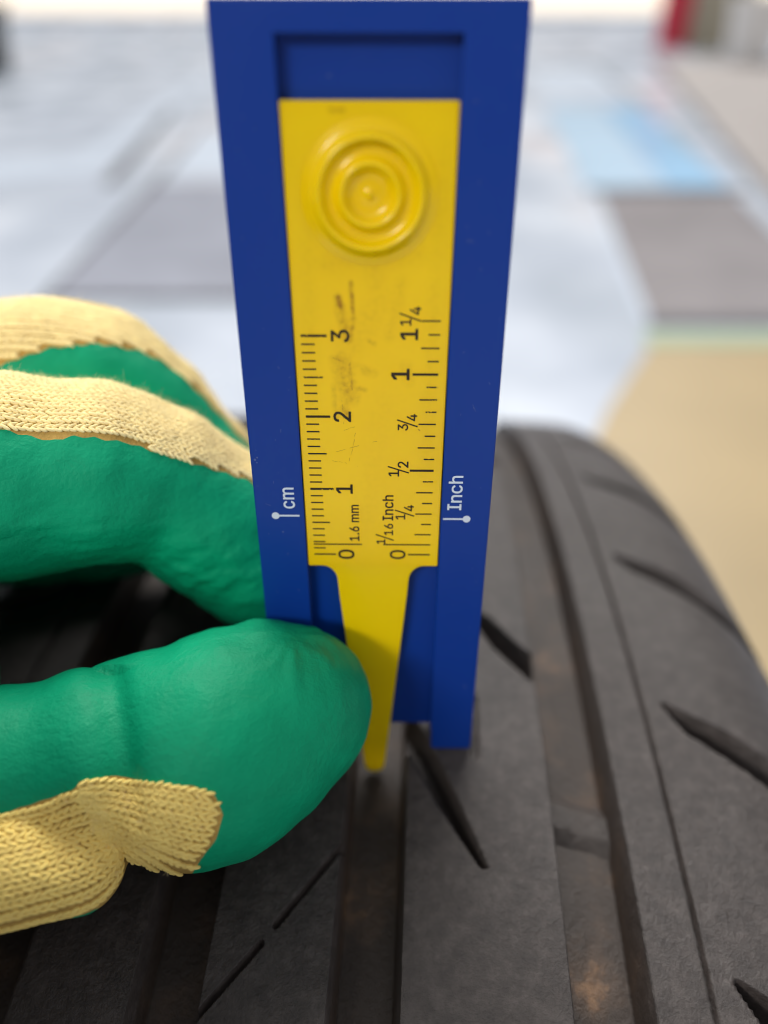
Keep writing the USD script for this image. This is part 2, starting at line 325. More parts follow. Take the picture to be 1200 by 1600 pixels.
# wear bars: low rubber bridges across the grooves
for gi, (a, b, d) in enumerate(GROOVES):
    for tk in ((-6.8, 205.0) if gi == 3 else (-150.0, 63.0)):
        lat, tt = np.meshgrid(np.linspace(a + .3, b - .3, 14), np.linspace(-4.2, 4.2, 18), indexing="ij")
        hgt = 1.4 * np.clip((4.2 - np.abs(tt)) / 2.4, 0, 1) + .25 * (meshkit.noise(np.stack([lat, tt, lat * 0], -1) * 1.1) - .5)
        l, dr, nl, nr = meridian(lat - CL)
        V = tyre_points(l, TR - dr - d + hgt - .1, tk + tt - (lat - a) * .28)
        n2 = V.shape[1]; i2, k2 = np.meshgrid(np.arange(V.shape[0] - 1), np.arange(n2 - 1), indexing="ij")
        q = np.stack([i2 * n2 + k2, (i2 + 1) * n2 + k2, (i2 + 1) * n2 + k2 + 1, i2 * n2 + k2 + 1], -1).reshape(-1, 4)
        part(ty, "wear_bar", (V.reshape(-1, 3), q), M_rub, True, prim={"groove": np.full(V.shape[0] * V.shape[1], .45)})

# ------------------------------------------------------------------ tread depth gauge. Local frame in mm: u right, v up (0 at the scale's zero), w out of the face
gd_c = np.array([-2.0, 2008.0, 1200.0]); gd_c /= np.linalg.norm(gd_c)            # "down" along the gauge in camera axes (right, down, forward)
gv_c = -gd_c
gu_c = np.array([math.cos(math.radians(1.15)), math.sin(math.radians(1.15)), 0]); gu_c -= gd_c * (gu_c @ gd_c); gu_c /= np.linalg.norm(gu_c)
toW = lambda c: c[0] * RT - c[1] * UP + c[2] * FWD
GU, GV = toW(gu_c), toW(gv_c); GW = np.cross(GU, GV)
GO = CAM * 1000 + toW(np.array([-1.48, 5.66, 103.0]))
def G(v): v = np.asarray(v, float); return (GO + v[..., :1] * GU + v[..., 1:2] * GV + v[..., 2:3] * GW) * MM
def gm(mesh): return (G(mesh.vertices), mesh.faces)
BF = .2; THK = 6.0
outline = Polygon([(-15.15, -36.8), (-8.95, -36.8), (-8.95, -32.8), (8.95, -32.8), (8.95, -36.8), (15.15, -36.8), (15.15, 62.1), (-15.15, 62.1)])
outline = unary_union([outline.buffer(-.6, join_style=2).buffer(.6, quad_segs=8), sbox(-15.15, 40, 15.15, 62.1)])
def extr(poly, z0, z1):
    e = trimesh.creation.extrude_polygon(poly, z1 - z0); e.apply_translation([0, 0, z0]); return e
def man(mesh): return m3.Manifold(m3.Mesh(np.asarray(mesh.vertices, np.float32), np.asarray(mesh.faces, np.uint32)))
body = man(extr(outline, BF - THK, BF)) - man(extr(Polygon([(-8.72, -40), (8.72, -40), (9.02, 59.3), (-9.02, 59.3)]), BF - 1.55, BF + 1))
gauge = thing("tread_depth_gauge", G([0, -36.8, -3]), "blue plastic tread depth gauge with yellow sliding scale standing on the tyre tread", "depth gauge")
part(gauge, "body", tm(body) and gm(tm(body)), M_gblue)

# the slider: wide plate tapering to a narrow probe
def slider_outline():
    R_, r0 = [], []
    right = [(8.93, 53.7), (8.88, 36), (8.72, -1.9)]
    cx, cy, rr = 6.9, -4.3, 2.4                                            # concave fillet to the probe
    arc = [(cx - rr * math.sin(a) * .85, cy + rr * math.cos(a)) for a in np.linspace(0, math.pi / 2 * .92, 10)]
    right += [(8.3, -1.9)] + arc + [(4.66, -7.0), (1.62, -40.8)]
    tip = [(1.55 * math.cos(a), -41.1 + 1.45 * math.sin(a)) for a in np.linspace(0, -math.pi / 2, 7)]
    right += tip
    return right
ro = slider_outline()
sl = Polygon(ro + [(-x, y) for x, y in ro[::-1]]).buffer(0)
sl = sl.buffer(-.25).buffer(.25)
# front face as a fine grid (so that stains have their own place), sides and back extruded
def stains(u, v):
    g = np.zeros_like(u)
    def streak(a, b, w, k, seed):
        d = np.array(b) - np.array(a); L = np.hypot(*d); s = np.clip(((u - a[0]) * d[0] + (v - a[1]) * d[1]) / L**2, 0, 1)
        dist = np.hypot(u - a[0] - s * d[0], v - a[1] - s * d[1])
        return 1.35 * k * np.clip(1 - dist / w, 0, 1) * (.55 + .8 * meshkit.noise(np.stack([u * 2, v * 2, u * 0 + seed], -1), seed))
    L_ = [((-3.7, 34.4), (-3.5, 33.2), .55, .95), ((-3.5, 33.2), (-2.7, 29.6), .9, .5), ((-2.2, 36.0), (-2.0, 32.0), .35, .85), ((-2.0, 32.0), (-2.3, 30.0), .5, .5),
          ((-3.6, 27.0), (-2.6, 22.5), 1.6, .40), ((-2.6, 26.8), (-2.3, 23.4), .2, .55), ((-4.5, 24), (-4.3, 20), .5, .22), ((-3.4, 21.0), (-3.0, 20.2), .7, .4),
          ((-2.4, 26.5), (.2, 25.5), .8, .22), ((-3.2, 24.0), (-.8, 23.4), .5, .3), ((-.2, 29.4), (.4, 29.0), .4, .45), ((4.0, 26.5), (4.4, 24.5), 1.0, .16), ((-.6, 42), (.6, 36), 1.6, .12),
          ((-2.4, 28.8), (1.4, 34), 2.5, .10), ((-3.9, 52.9), (-2.6, 52.8), .35, .5), ((-1.8, 51.0), (.8, 51.2), .35, .35)]
    L_ += [((-7, 20), (-6.6, 45), 1.2, .07), ((6.5, 12), (7.5, 50), 1.3, .07), ((-1, 5), (1.5, 22), 3.0, .05), ((-5.5, 38), (5.5, 39), 1.5, .10), ((2, 30), (3.4, 36), 1.2, .12)]
    for i, (a, b, w, k) in enumerate(L_): g = np.maximum(g, streak(a, b, w, k, i))
    return g
gs = .22
uu, vv = np.meshgrid(np.arange(-8.95, 8.96, gs), np.arange(-3, 53.71, gs), indexing="ij")
slider_low = extr(sl, -1.3, 0)
slid = man(slider_low)
slider = part(gauge, "slider", gm(slider_low), M_gyel, prim={"groove": np.zeros(len(slider_low.vertices))})
half = np.interp(vv, [-3, -1.9, 36, 53.7], [8.68, 8.68, 8.83, 8.89]) - .06
inside = (np.abs(uu) <= half) & (vv > -1.75) & (vv < 53.6)
fu = np.clip(uu, -half, half); fv = np.clip(vv, -1.75, 53.62)
nu, nv = fu.shape
i2, k2 = np.meshgrid(np.arange(nu - 1), np.arange(nv - 1), indexing="ij")
q = np.stack([i2 * nv + k2, (i2 + 1) * nv + k2, (i2 + 1) * nv + k2 + 1, i2 * nv + k2 + 1], -1).reshape(-1, 4)
area = fu[1:, :-1] - fu[:-1, :-1]; areav = fv[:-1, 1:] - fv[:-1, :-1]
q = q[((area > 1e-6) & (areav > 1e-6)).ravel()]
part(slider, "scale_face", (G(np.stack([fu, fv, fu * 0 + .012], -1).reshape(-1, 3)), q), M_gyel, prim={"grime": stains(fu, fv).ravel()})

# moulded rings of the grip
def rings(r):
    hgt = 1.0 * np.exp(-((r - 5.4) / .62) ** 2) + .9 * np.exp(-((r - 3.0) / .62) ** 2) + .40 * np.exp(-(r / .4) ** 2) + .14 * np.clip((7.3 - r) / .6, 0, 1) - .12 * np.exp(-((r - 1.4) / .8) ** 2)
    return hgt
rr = np.concatenate([np.linspace(0, 6.6, 90), np.linspace(6.65, 7.4, 12)]); ph = np.linspace(0, 2 * math.pi, 121)[:-1]
A, B = np.meshgrid(rr, ph, indexing="ij")
V = np.stack([A * np.cos(B), 45.1 + A * np.sin(B), .006 + rings(A) + .0 * A], -1)
n2 = len(ph); i2, k2 = np.meshgrid(np.arange(len(rr) - 1), np.arange(n2), indexing="ij"); kk = (k2 + 1) % n2
q = np.stack([i2 * n2 + k2, (i2 + 1) * n2 + k2, (i2 + 1) * n2 + kk, i2 * n2 + kk], -1).reshape(-1, 4)
gr = .5 * np.clip(1 - np.abs(A - 5.0) / .6, 0, 1) * np.clip((np.sin(B) - .75) / .2, 0, 1) + .35 * np.clip(1 - np.abs(A - 5.6) / .4, 0, 1) * (np.abs(B - 5.3) < .25)
part(slider, "grip_rings", (G(V.reshape(-1, 3)), q), M_gyel, True, prim={"grime": gr.ravel()})

# printing
def flat(poly, w=.03, t=.03):
    polys = getattr(poly, "geoms", [poly]); return join([extr(p, w, w + t) for p in polys])
def rect(u0, v0, u1, v1): return sbox(min(u0, u1), min(v0, v1), max(u0, u1), max(v0, v1))
def wear(poly, seed):
    rng = np.random.default_rng(seed); x0, y0, x1, y1 = poly.bounds
    cuts = [Point(rng.uniform(x0, x1), (y0 + y1) / 2 + rng.choice([-1, 1]) * rng.uniform(.06, .13)).buffer(rng.uniform(.05, .10), 6) for _ in range(3)]
    return poly.difference(unary_union(cuts))
tk = []
for mm in range(0, 31):
    L, th = (2.95, .30) if mm % 10 == 0 else (2.3, .19) if mm % 5 == 0 else (1.55, .18)
    if mm == 0: L, th = 2.9, .22
    u0 = -7.85 - .2 * mm / 30
    p = rect(u0, mm - th / 2, u0 + L, mm + th / 2)
    tk.append(wear(p, mm) if mm in (30, 10, 17, 25) else p)
tk.append(rect(-7.85, 1.6 - .09, -1.45, 1.6 + .09))
part(slider, "centimetre_ticks", gm(flat(unary_union(tk))), M_ink)
tk = []
for k in range(0, 21):
    v = k * 25.4 / 16
    L, th = (3.0, .30) if k in (8, 16) else (2.9, .22) if k == 0 else (6.25, .18) if k == 1 else (2.1, .18) if k % 2 == 0 else (1.3, .18)
    u1 = 7.6 + .25 * k / 20
    p = rect(u1 - L, v - th / 2, u1, v + th / 2)
    tk.append(wear(p, 60 + k) if k in (7, 9, 15, 13, 14) else p)
part(slider, "inch_ticks", gm(flat(unary_union(tk))), M_ink)
def text(s, cap, u_base, v0, bold=False, center=False, squeeze=1.0, heavy=.022):
    """lettering that reads up the gauge: baseline on the line u = u_base, starting (or centred) at v0"""
    e = meshkit.text_mesh(s, cap, .03, bold); x, y, z = e.vertices.T.copy()
    if heavy:
        tri = e.triangles[e.face_normals[:, 2] < -.9][:, :, :2]
        shp = unary_union([Polygon(q).buffer(1e-6) for q in tri]).buffer(heavy)
        e = join([extr(g, 0, .03) for g in getattr(shp, "geoms", [shp])]); x, y, z = e.vertices.T.copy()
    x = (x - x.min()) * squeeze
    if center: x = x - x.max() / 2
    e.vertices = np.stack([u_base - y, v0 + x, .03 + z], -1); return e
def fraction(a, b, u_base, vc, h=2.3, w=1.75):
    """small numerator, long slash, small denominator"""
    d = h * .53
    n1 = text(a, d, u_base - h + d, vc - w / 2 - .12, center=False); n1.vertices[:, 1] += 0
    n2 = text(b, d, u_base, vc + w / 2 - .62)
    sl_ = LineString([(u_base + .1, vc - .48), (u_base - h - .1, vc + .42)]).buffer(.085, cap_style=2)
    return join([n1, n2, flat(sl_)])
for s, v in (("0", 0), ("1", 10), ("2", 20), ("3", 30)):
    part(slider, "numeral", gm(text(s, 2.05, -2.55, v, center=True, heavy=.035)), M_ink)
part(slider, "lettering", gm(text("1.6 mm", 1.25, -1.8, 2.15, squeeze=.94)), M_ink)
part(slider, "numeral", gm(text("0", 2.0, 4.3, 0, center=True)), M_ink)
part(slider, "fraction", gm(fraction("1", "4", 5.3, 6.5)), M_ink)
part(slider, "fraction", gm(fraction("1", "2", 4.5, 12.85, 2.45)), M_ink)
part(slider, "fraction", gm(fraction("3", "4", 5.45, 19.2)), M_ink)
part(slider, "numeral", gm(text("1", 2.05, 4.4, 25.4, center=True, heavy=.06)), M_ink)
part(slider, "numeral", gm(join([text("1", 1.95, 5.3, 30.2, center=True, heavy=.05), fraction("1", "4", 5.6, 32.2)])), M_ink)
part(slider, "lettering", gm(join([fraction("1", "16", 2.65, 2.75, 2.15, 1.9), text("Inch", 1.35, 2.65, 5.35, squeeze=.98)])), M_ink)
def onbody(e): e.vertices[:, 2] += BF; return e
part(gauge, "lettering", gm(onbody(text("cm", 1.85, -10.05, 7.2, squeeze=.9, heavy=.028))), M_wink)
part(gauge, "lettering", gm(onbody(text("Inch", 1.75, 11.4, 7.1, heavy=.025))), M_wink)
part(gauge, "pointer_mark", gm(onbody(flat(unary_union([Point(-12.6, 6.1).buffer(.5), rect(-12.6, 5.99, -9.5, 6.23)])))), M_wink)
part(gauge, "pointer_mark", gm(onbody(flat(unary_union([Point(12.2, 5.75).buffer(.5), rect(9.15, 5.63, 12.2, 5.87)])))), M_wink)
# fine scratches
rng = np.random.default_rng(5); sc = []
for a, b, bend in (((-2.0, 18.7), (-2.9, 14.0), .35), ((-5.0, 15.1), (1.2, 16.9), .1), ((-2.45, 26.9), (-2.3, 23.3), .05), ((-4.6, 27.4), (-3.2, 26.9), .05), ((-3.4, 18.2), (-2.0, 18.7), .1), ((-5.0, 14.0), (-3.2, 13.7), .1), ((-3.6, 22.5), (-3.4, 19.0), .05)):
    a, b = np.array(a), np.array(b); nrm = np.array([-(b - a)[1], (b - a)[0]]); s = np.linspace(0, 1, 12)[:, None]
    pts = a + (b - a) * s + nrm * bend * .4 * s * (1 - s) + rng.normal(0, .02, (12, 2))
    sc += [LineString(pts[k:k + 2]).buffer(rng.uniform(.008, .022)) for k in range(11) if rng.random() < .62]
part(slider, "scratch_marks", gm(flat(unary_union(sc), .018, .01)), M_scratch)

# small pale scuffs on the blue faces
rng = np.random.default_rng(9); sc = [Point(-14.6, 14.2).buffer(.16, 2), Point(-14.3, 14.5).buffer(.12, 2), Point(-14.4, 13.8).buffer(.10, 2), Point(-11.8, 3.6).buffer(.12, 3)]
for k in range(46):
    u = rng.uniform(9.6, 14.6) * rng.choice([-1, 1]); v = rng.uniform(-30, 60); a = rng.uniform(0, math.pi); L = rng.uniform(.04, .4) if rng.random() < .85 else rng.uniform(.4, 1.3)
    sc.append(LineString([(u, v), (u + L * math.cos(a) * .6, v + L * math.sin(a) + .02)]).buffer(rng.uniform(.012, .035), 2))
part(gauge, "scuff_marks", gm(onbody(flat(unary_union(sc), .012, .012))), M_scuff, kind="stuff")

# ------------------------------------------------------------------ gloved left hand pinching the gauge
# bones: photo pixel x, y, depth in mm, radius in mm
THUMB = [(478, 1094, 105.5, 8.6), (448, 1102, 104.5, 10.4), (408, 1126, 103.5, 12.7), (335, 1166, 101, 13.8), (296, 1180, 100, 13.0), (250, 1160, 99.5, 10.2), (215, 1142, 99.2, 8.6), (150, 1178, 98, 10.0), (0, 1204, 96, 9.6), (-160, 1235, 96, 11), (-330, 1235, 100, 14)]
THUMBB = [(118, 1344, 92.6, 6.0), (20, 1335, 92, 7.4), (-150, 1345, 92, 10), (-330, 1320, 98, 13)]
INDEX = [(455, 895, 124.5, 9.6), (400, 868, 122.5, 10.6), (330, 812, 118.5, 11.0), (250, 757, 114, 10.6), (150, 742, 110, 12.4), (0, 747, 107, 13.8), (-160, 752, 107, 14.2), (-400, 800, 112, 15)]
MIDDLE = [(430, 880, 146, 9.0), (370, 818, 142.5, 10.0), (300, 742, 138, 11.2), (220, 655, 133, 11.8), (150, 604, 130, 12.4), (70, 596, 128, 12.6), (-40, 606, 127, 12.8), (-180, 640, 126, 13), (-380, 720, 122, 14)]
RING = [(400, 805, 158, 9.0), (300, 775, 157, 10.2), (150, 752, 155, 11.2), (0, 742, 151, 12), (-180, 750, 145, 12.5), (-380, 800, 134, 13)]
LITTLE = [(240, 838, 157, 7.4), (160, 838, 156, 8.4), (60, 838, 154, 9), (-40, 838, 151, 10), (-200, 845, 146, 11), (-400, 850, 138, 12)]
PALM = [(-190, 1000, 136, 16), (-260, 1000, 132, 19), (-300, 1130, 108, 17), (-330, 1000, 120, 20), (-330, 900, 134, 20), (-430, 1020, 128, 20), (-620, 1060, 122, 24), (-760, 1120, 112, 25), (-900, 1180, 104, 26)]
WEB = [(-125, 1190, 99, 10), (-150, 1080, 103, 10.5), (-160, 960, 107, 11), (-140, 820, 109, 12)]
CHAINS = {"web": WEB, "thumb": THUMB, "fold": THUMBB, "index": INDEX, "middle": MIDDLE, "ring": RING, "little": LITTLE, "palm": PALM}
def world_chain(c): return [(at(x, y, z) * 1000, r) for x, y, z, r in c]
WCH = {k: world_chain(v) for k, v in CHAINS.items()}
def cone_sdf(P, a, ra, b, rb):
    ba = b - a; L2 = ba @ ba; t = np.clip(((P - a) @ ba) / L2, 0, 1)
    t = t * t * (3 - 2 * t) * .25 + t * .75
    q = P - a - t[..., None] * ba
    return np.sqrt((q * q).sum(-1)) - (ra + (rb - ra) * t)
def smin(a, b, k):
    h = np.clip(.5 + .5 * (b - a) / k, 0, 1); return b + (a - b) * h - k * h * (1 - h)
def chain_sdf(P, ch, k=3.0, reach=9.0):
    """distance to a chain of tapering bones; beyond reach mm outside it only a large number"""
    d = np.full(len(P), 50.0)
    for (a, ra), (b, rb) in zip(ch[:-1], ch[1:]):
        r = max(ra, rb) + reach
        m = np.nonzero(((P > np.minimum(a, b) - r) & (P < np.maximum(a, b) + r)).all(1))[0]
        if len(m): d[m] = smin(d[m], cone_sdf(P[m], a, ra, b, rb), k)
    return d
lo = np.array([-205, 30, CAM_H * 1000 - 145]); hi = np.array([6, 150, CAM_H * 1000 - 30]); STEP = .9
ax_ = [np.arange(lo[k], hi[k] + STEP, STEP) for k in range(3)]
def glove_sdf(P, detail=True):
    d = {k: chain_sdf(P, v) for k, v in WCH.items()}
    th = smin(d["thumb"], d["fold"], .7)
    fingers = np.minimum(np.minimum(d["index"], d["middle"]), np.minimum(d["ring"], d["little"]))
    e = smin(th, d["palm"], 6.0); e = np.minimum(e, smin(fingers, d["palm"], 6.0)); e = smin(e, d["web"], 3.0)
    near = np.abs(e) < 4
    e[near] += (meshkit.fbm(P[near] / 9.0, 3, 3) - .5) * 1.2
    return e
PG = np.stack(np.meshgrid(*ax_, indexing="ij"), -1)
GRID = glove_sdf(PG.reshape(-1, 3)).reshape(PG.shape[:3])
# marching tetrahedra on the grid, all in numpy
def isosurface(F, org, step):
    nx, ny, nz = F.shape; idx = np.arange(F.size).reshape(F.shape); Ff = F.ravel()
    c = [idx[dx:nx - 1 + dx, dy:ny - 1 + dy, dz:nz - 1 + dz].ravel() for dx, dy, dz in ((0,0,0),(1,0,0),(1,1,0),(0,1,0),(0,0,1),(1,0,1),(1,1,1),(0,1,1))]
    c = np.stack(c, 1); s = Ff[c] < 0; act = s.any(1) & ~s.all(1); c = c[act]
    tris = []
    for tet in ((0,5,1,6),(0,1,2,6),(0,2,3,6),(0,3,7,6),(0,7,4,6),(0,4,5,6)):
        v = c[:, tet]; ins = Ff[v] < 0; code = (ins * [1, 2, 4, 8]).sum(1)
        for cd in range(1, 15):
            m = code == cd
            if not m.any(): continue
            I = [k for k in range(4) if cd >> k & 1]; O = [k for k in range(4) if not cd >> k & 1]; w = v[m]
            E = lambda a, b: np.stack([w[:, a], w[:, b]], 1)
            if len(I) == 1: tri = [(E(I[0], O[0]), E(I[0], O[1]), E(I[0], O[2]))]
            elif len(I) == 3: tri = [(E(I[0], O[0]), E(I[1], O[0]), E(I[2], O[0]))]
            else: tri = [(E(I[0], O[0]), E(I[0], O[1]), E(I[1], O[0])), (E(I[1], O[0]), E(I[0], O[1]), E(I[1], O[1]))]
            for t_ in tri: tris.append(np.stack(t_, 1))
    tris = np.sort(np.concatenate(tris), -1)
    e = tris.reshape(-1, 2); key = e[:, 0].astype(np.int64) * F.size + e[:, 1]; u, inv = np.unique(key, return_inverse=True)
    a, b = u // F.size, u % F.size; fa, fb = Ff[a], Ff[b]; t_ = fa / (fa - fb)
    pos = lambda i: org + step * np.stack(np.unravel_index(i, F.shape), -1)
    V = pos(a) + (pos(b) - pos(a)) * t_[:, None]; Fc = inv.reshape(-1, 3)
    Fc = Fc[(Fc[:, 0] != Fc[:, 1]) & (Fc[:, 1] != Fc[:, 2]) & (Fc[:, 0] != Fc[:, 2])]
    mesh = trimesh.Trimesh(V, Fc, process=False)
    g = np.stack(np.gradient(F, step), -1)                                      # orient the faces along the gradient
    cidx = np.clip(np.round((mesh.triangles_center - org) / step).astype(int), 0, np.array(F.shape) - 1)
    gg = g[cidx[:, 0], cidx[:, 1], cidx[:, 2]]; flip = (np.cross(V[Fc[:, 1]] - V[Fc[:, 0]], V[Fc[:, 2]] - V[Fc[:, 0]]) * gg).sum(1) < 0
    Fc[flip] = Fc[flip][:, ::-1]
    return trimesh.Trimesh(V, Fc, process=False)
glove = isosurface(GRID, lo, STEP)
from scipy.sparse import coo_matrix, diags
ed = np.concatenate([glove.faces[:, [0, 1]], glove.faces[:, [1, 2]], glove.faces[:, [2, 0]]])
nv_ = len(glove.vertices)
adj = coo_matrix((np.ones(2 * len(ed)), (np.r_[ed[:, 0], ed[:, 1]], np.r_[ed[:, 1], ed[:, 0]])), shape=(nv_, nv_)).tocsr()
adj = diags(1 / np.maximum(np.asarray(adj.sum(1)).ravel(), 1)) @ adj
gv = glove.vertices.copy()
for k in range(16): gv = gv + (.5 if k % 2 == 0 else -.52) * (adj @ gv - gv)
glove = trimesh.Trimesh(gv, glove.faces, process=False)
# fine creases of the coating, in the glove's own surface
def wrinkle(V):
    d = np.zeros(len(V))
    tip = WCH["thumb"][0][0]; q = V - tip
    px = pix(V * MM)
    near = np.exp(-((px[:, 0] - 470) / 90) ** 2 - ((px[:, 1] - 1010) / 70) ** 2)
    ang = np.arctan2(px[:, 1] - 985, px[:, 0] - 455)
    d += near * .15 * np.sin(ang * 11 + 7 * meshkit.noise(V / 4.0, 4)) * np.clip(np.hypot(px[:, 0] - 455, px[:, 1] - 985) / 40 - .3, 0, 1)
    d -= 1.3 * np.exp(-((px[:, 0] - 178 - .12 * (px[:, 1] - 1100)) / 26) ** 2) * (px[:, 1] > 1040) * np.clip((1300 - px[:, 1]) / 60, 0, 1)
    d += .5 * np.exp(-((px[:, 0] - 118 - .12 * (px[:, 1] - 1100)) / 38) ** 2) * (px[:, 1] > 1040) * np.clip((1300 - px[:, 1]) / 60, 0, 1)
    pad = np.exp(-((px[:, 0] - 330) / 110) ** 2 - ((px[:, 1] - 900) / 70) ** 2)
    d += pad * .65 * (meshkit.fbm(V / np.array([2.6, 2.6, 1.6]), 3, 9) - .5) * 2
    d += .11 * (meshkit.fbm(V / 2.6, 3, 21) - .5) * 2 * np.clip((1250 - px[:, 1]) / 100, .25, 1)
    ind = np.exp(-((px[:, 0] - 60) / 160) ** 2 - ((px[:, 1] - 830) / 60) ** 2)
    d += ind * .35 * (meshkit.fbm(V / np.array([4.0, 4.0, 1.5]), 3, 31) - .5) * 2
    return d
glove = trimesh.Trimesh(glove.vertices + glove.vertex_normals * wrinkle(glove.vertices)[:, None], glove.faces, process=False)
GF, GVT, TRI = np.array(glove.faces), np.array(glove.vertices), np.array(glove.triangles)

# where the knit shows: the backs of the fingers. A signed distance in each vertex, and the surface is cut along its zero line
cp = pix(GVT * MM)
sd = np.stack([chain_sdf(GVT, WCH[k]) for k in ("thumb", "fold", "index", "middle", "ring", "little", "palm", "web")], 1); owner = sd.argmin(1)
B_INDEX = ([-400, 0, 30, 80, 110, 140, 200, 270, 330, 390, 470], [690, 668, 676, 687, 680, 681, 690, 713, 730, 749, 830])
B_MID = ([-400, 0, 20, 80, 150, 220, 260, 300, 385, 430], [640, 570, 561, 541, 534, 546, 566, 600, 690, 745])
TH_POLY = Polygon([(-300, 1330), (-60, 1290), (0, 1273), (60, 1254), (115, 1235), (125, 1222), (180, 1212), (250, 1227), (300, 1228), (335, 1244), (348, 1273), (337, 1310), (312, 1345), (292, 1375), (240, 1420), (182, 1345), (194, 1350), (193, 1392), (184, 1408), (140, 1424), (100, 1438), (60, 1470), (0, 1500), (-300, 1560)])
import shapely
scal = 4.0 * np.abs(((cp[:, 0] + 9 * meshkit.noise(GVT / 3.0, 8)) / 17) % 2 - 1)
ksd = np.full(len(cp), -5.0)
pick = lambda k, v: np.where(owner == k, v, ksd)
ksd = pick(2, np.interp(cp[:, 0], *B_INDEX) + scal - cp[:, 1]); ksd = pick(3, np.interp(cp[:, 0], *B_MID) + scal - cp[:, 1])
ksd = pick(4, -5.0); ksd = pick(5, -5.0); ksd = pick(6, -165 - GVT[:, 0])
near = owner <= 1
pts_ = shapely.points(cp[near]); dd = shapely.distance(TH_POLY.exterior, pts_); ksd[near] = np.where(shapely.contains(TH_POLY, pts_), dd, -dd) + .4 * scal[near]
VN = np.array(glove.vertex_normals)
def cut(V, Nn, F, sc):
    """the triangles where sc > 0, cut along sc = 0"""
    sc = np.where(np.abs(sc) < 1e-6, 1e-6, sc); pos = sc[F] > 0; n = pos.sum(1)
    full = F[n == 3]; outV, outN, outF = [V], [Nn], [full]; base_ = len(V)
    for cnt in (1, 2):
        f = F[n == cnt]; p = pos[n == cnt]
        odd = np.argmax(p if cnt == 1 else ~p, 1); r = np.arange(len(f))
        a, b, c = f[r, odd], f[r, (odd + 1) % 3], f[r, (odd + 2) % 3]
        tb, tc = sc[a] / (sc[a] - sc[b]), sc[a] / (sc[a] - sc[c]); L = lambda X, q, t: X[a] + (X[q] - X[a]) * t[:, None]
        outV += [L(V, b, tb), L(V, c, tc)]; outN += [L(Nn, b, tb), L(Nn, c, tc)]
        ib = base_ + np.arange(len(f)); ic = ib + len(f); base_ += 2 * len(f)
        outF += [np.stack([a, ib, ic], 1)] if cnt == 1 else [np.stack([ib, b, c], 1), np.stack([ib, c, ic], 1)]
    V2, N2, F2 = np.concatenate(outV), np.concatenate(outN), np.concatenate(outF)
    idx, inv = np.unique(F2, return_inverse=True)
    return V2[idx], N2[idx] / np.linalg.norm(N2[idx], axis=1, keepdims=True), inv.reshape(-1, 3)
hand = thing("gloved_hand", at(-1000, 1060, 136), "hand in green coated glove with yellow knit back, pinching the blue gauge from the left", "gloved hand")
def put(name, sc, m):
    V, Nn, F = cut(GVT, VN, GF, sc)
    path = numbered(hand, name); u = usdkit.mesh(stage, path, (V * MM - BASE[hand], F), m, False)
    u.CreateNormalsAttr(Vt.Vec3fArray.FromNumpy(Nn.astype(np.float32))); u.SetNormalsInterpolation("vertex")
put("coating", -ksd, M_latex)
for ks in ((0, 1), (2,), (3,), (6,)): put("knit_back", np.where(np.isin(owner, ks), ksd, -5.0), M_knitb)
# unseen sleeved arm, added and enlarged to shade the lower-left tyre
sl_path = np.array([at(-640, 1090, 118) * 1000, at(-800, 1150, 104) * 1000, CAM * 1000 + (-104, 12, -60), CAM * 1000 + (-122, -90, -38), CAM * 1000 + (-190, -260, -10)]); sl_rad = [29, 35, 46, 50, 58]
from scipy.interpolate import CubicSpline
ts = np.linspace(0, 4, 60); cc = CubicSpline(np.arange(5), sl_path)(ts); rr_ = np.interp(ts, np.arange(5), sl_rad); tt_ = np.gradient(cc, axis=0); tt_ /= np.linalg.norm(tt_, axis=1)[:, None]
s1 = np.cross(tt_, (0, 0, 1.0)); s1 /= np.linalg.norm(s1, axis=1)[:, None]; s2 = np.cross(s1, tt_); an = np.linspace(0, 2 * math.pi, 65)[:-1]
V = np.concatenate([cc[:, None] + f * rr_[:, None, None] * (s1[:, None] * np.cos(an)[:, None] + s2[:, None] * np.sin(an)[:, None]) for f in (1.0, .95)][0:1])
V = V + (meshkit.fbm(V / 14.0, 3, 40) - .5)[..., None] * 5
i2, k2 = np.meshgrid(np.arange(len(cc) - 1), np.arange(64), indexing="ij"); kk = (k2 + 1) % 64
part(hand, "shading_sleeve", (V.reshape(-1, 3) * MM, np.stack([i2 * 64 + k2, i2 * 64 + kk, (i2 + 1) * 64 + kk, (i2 + 1) * 64 + k2], -1).reshape(-1, 4)), M_sleeve, True)

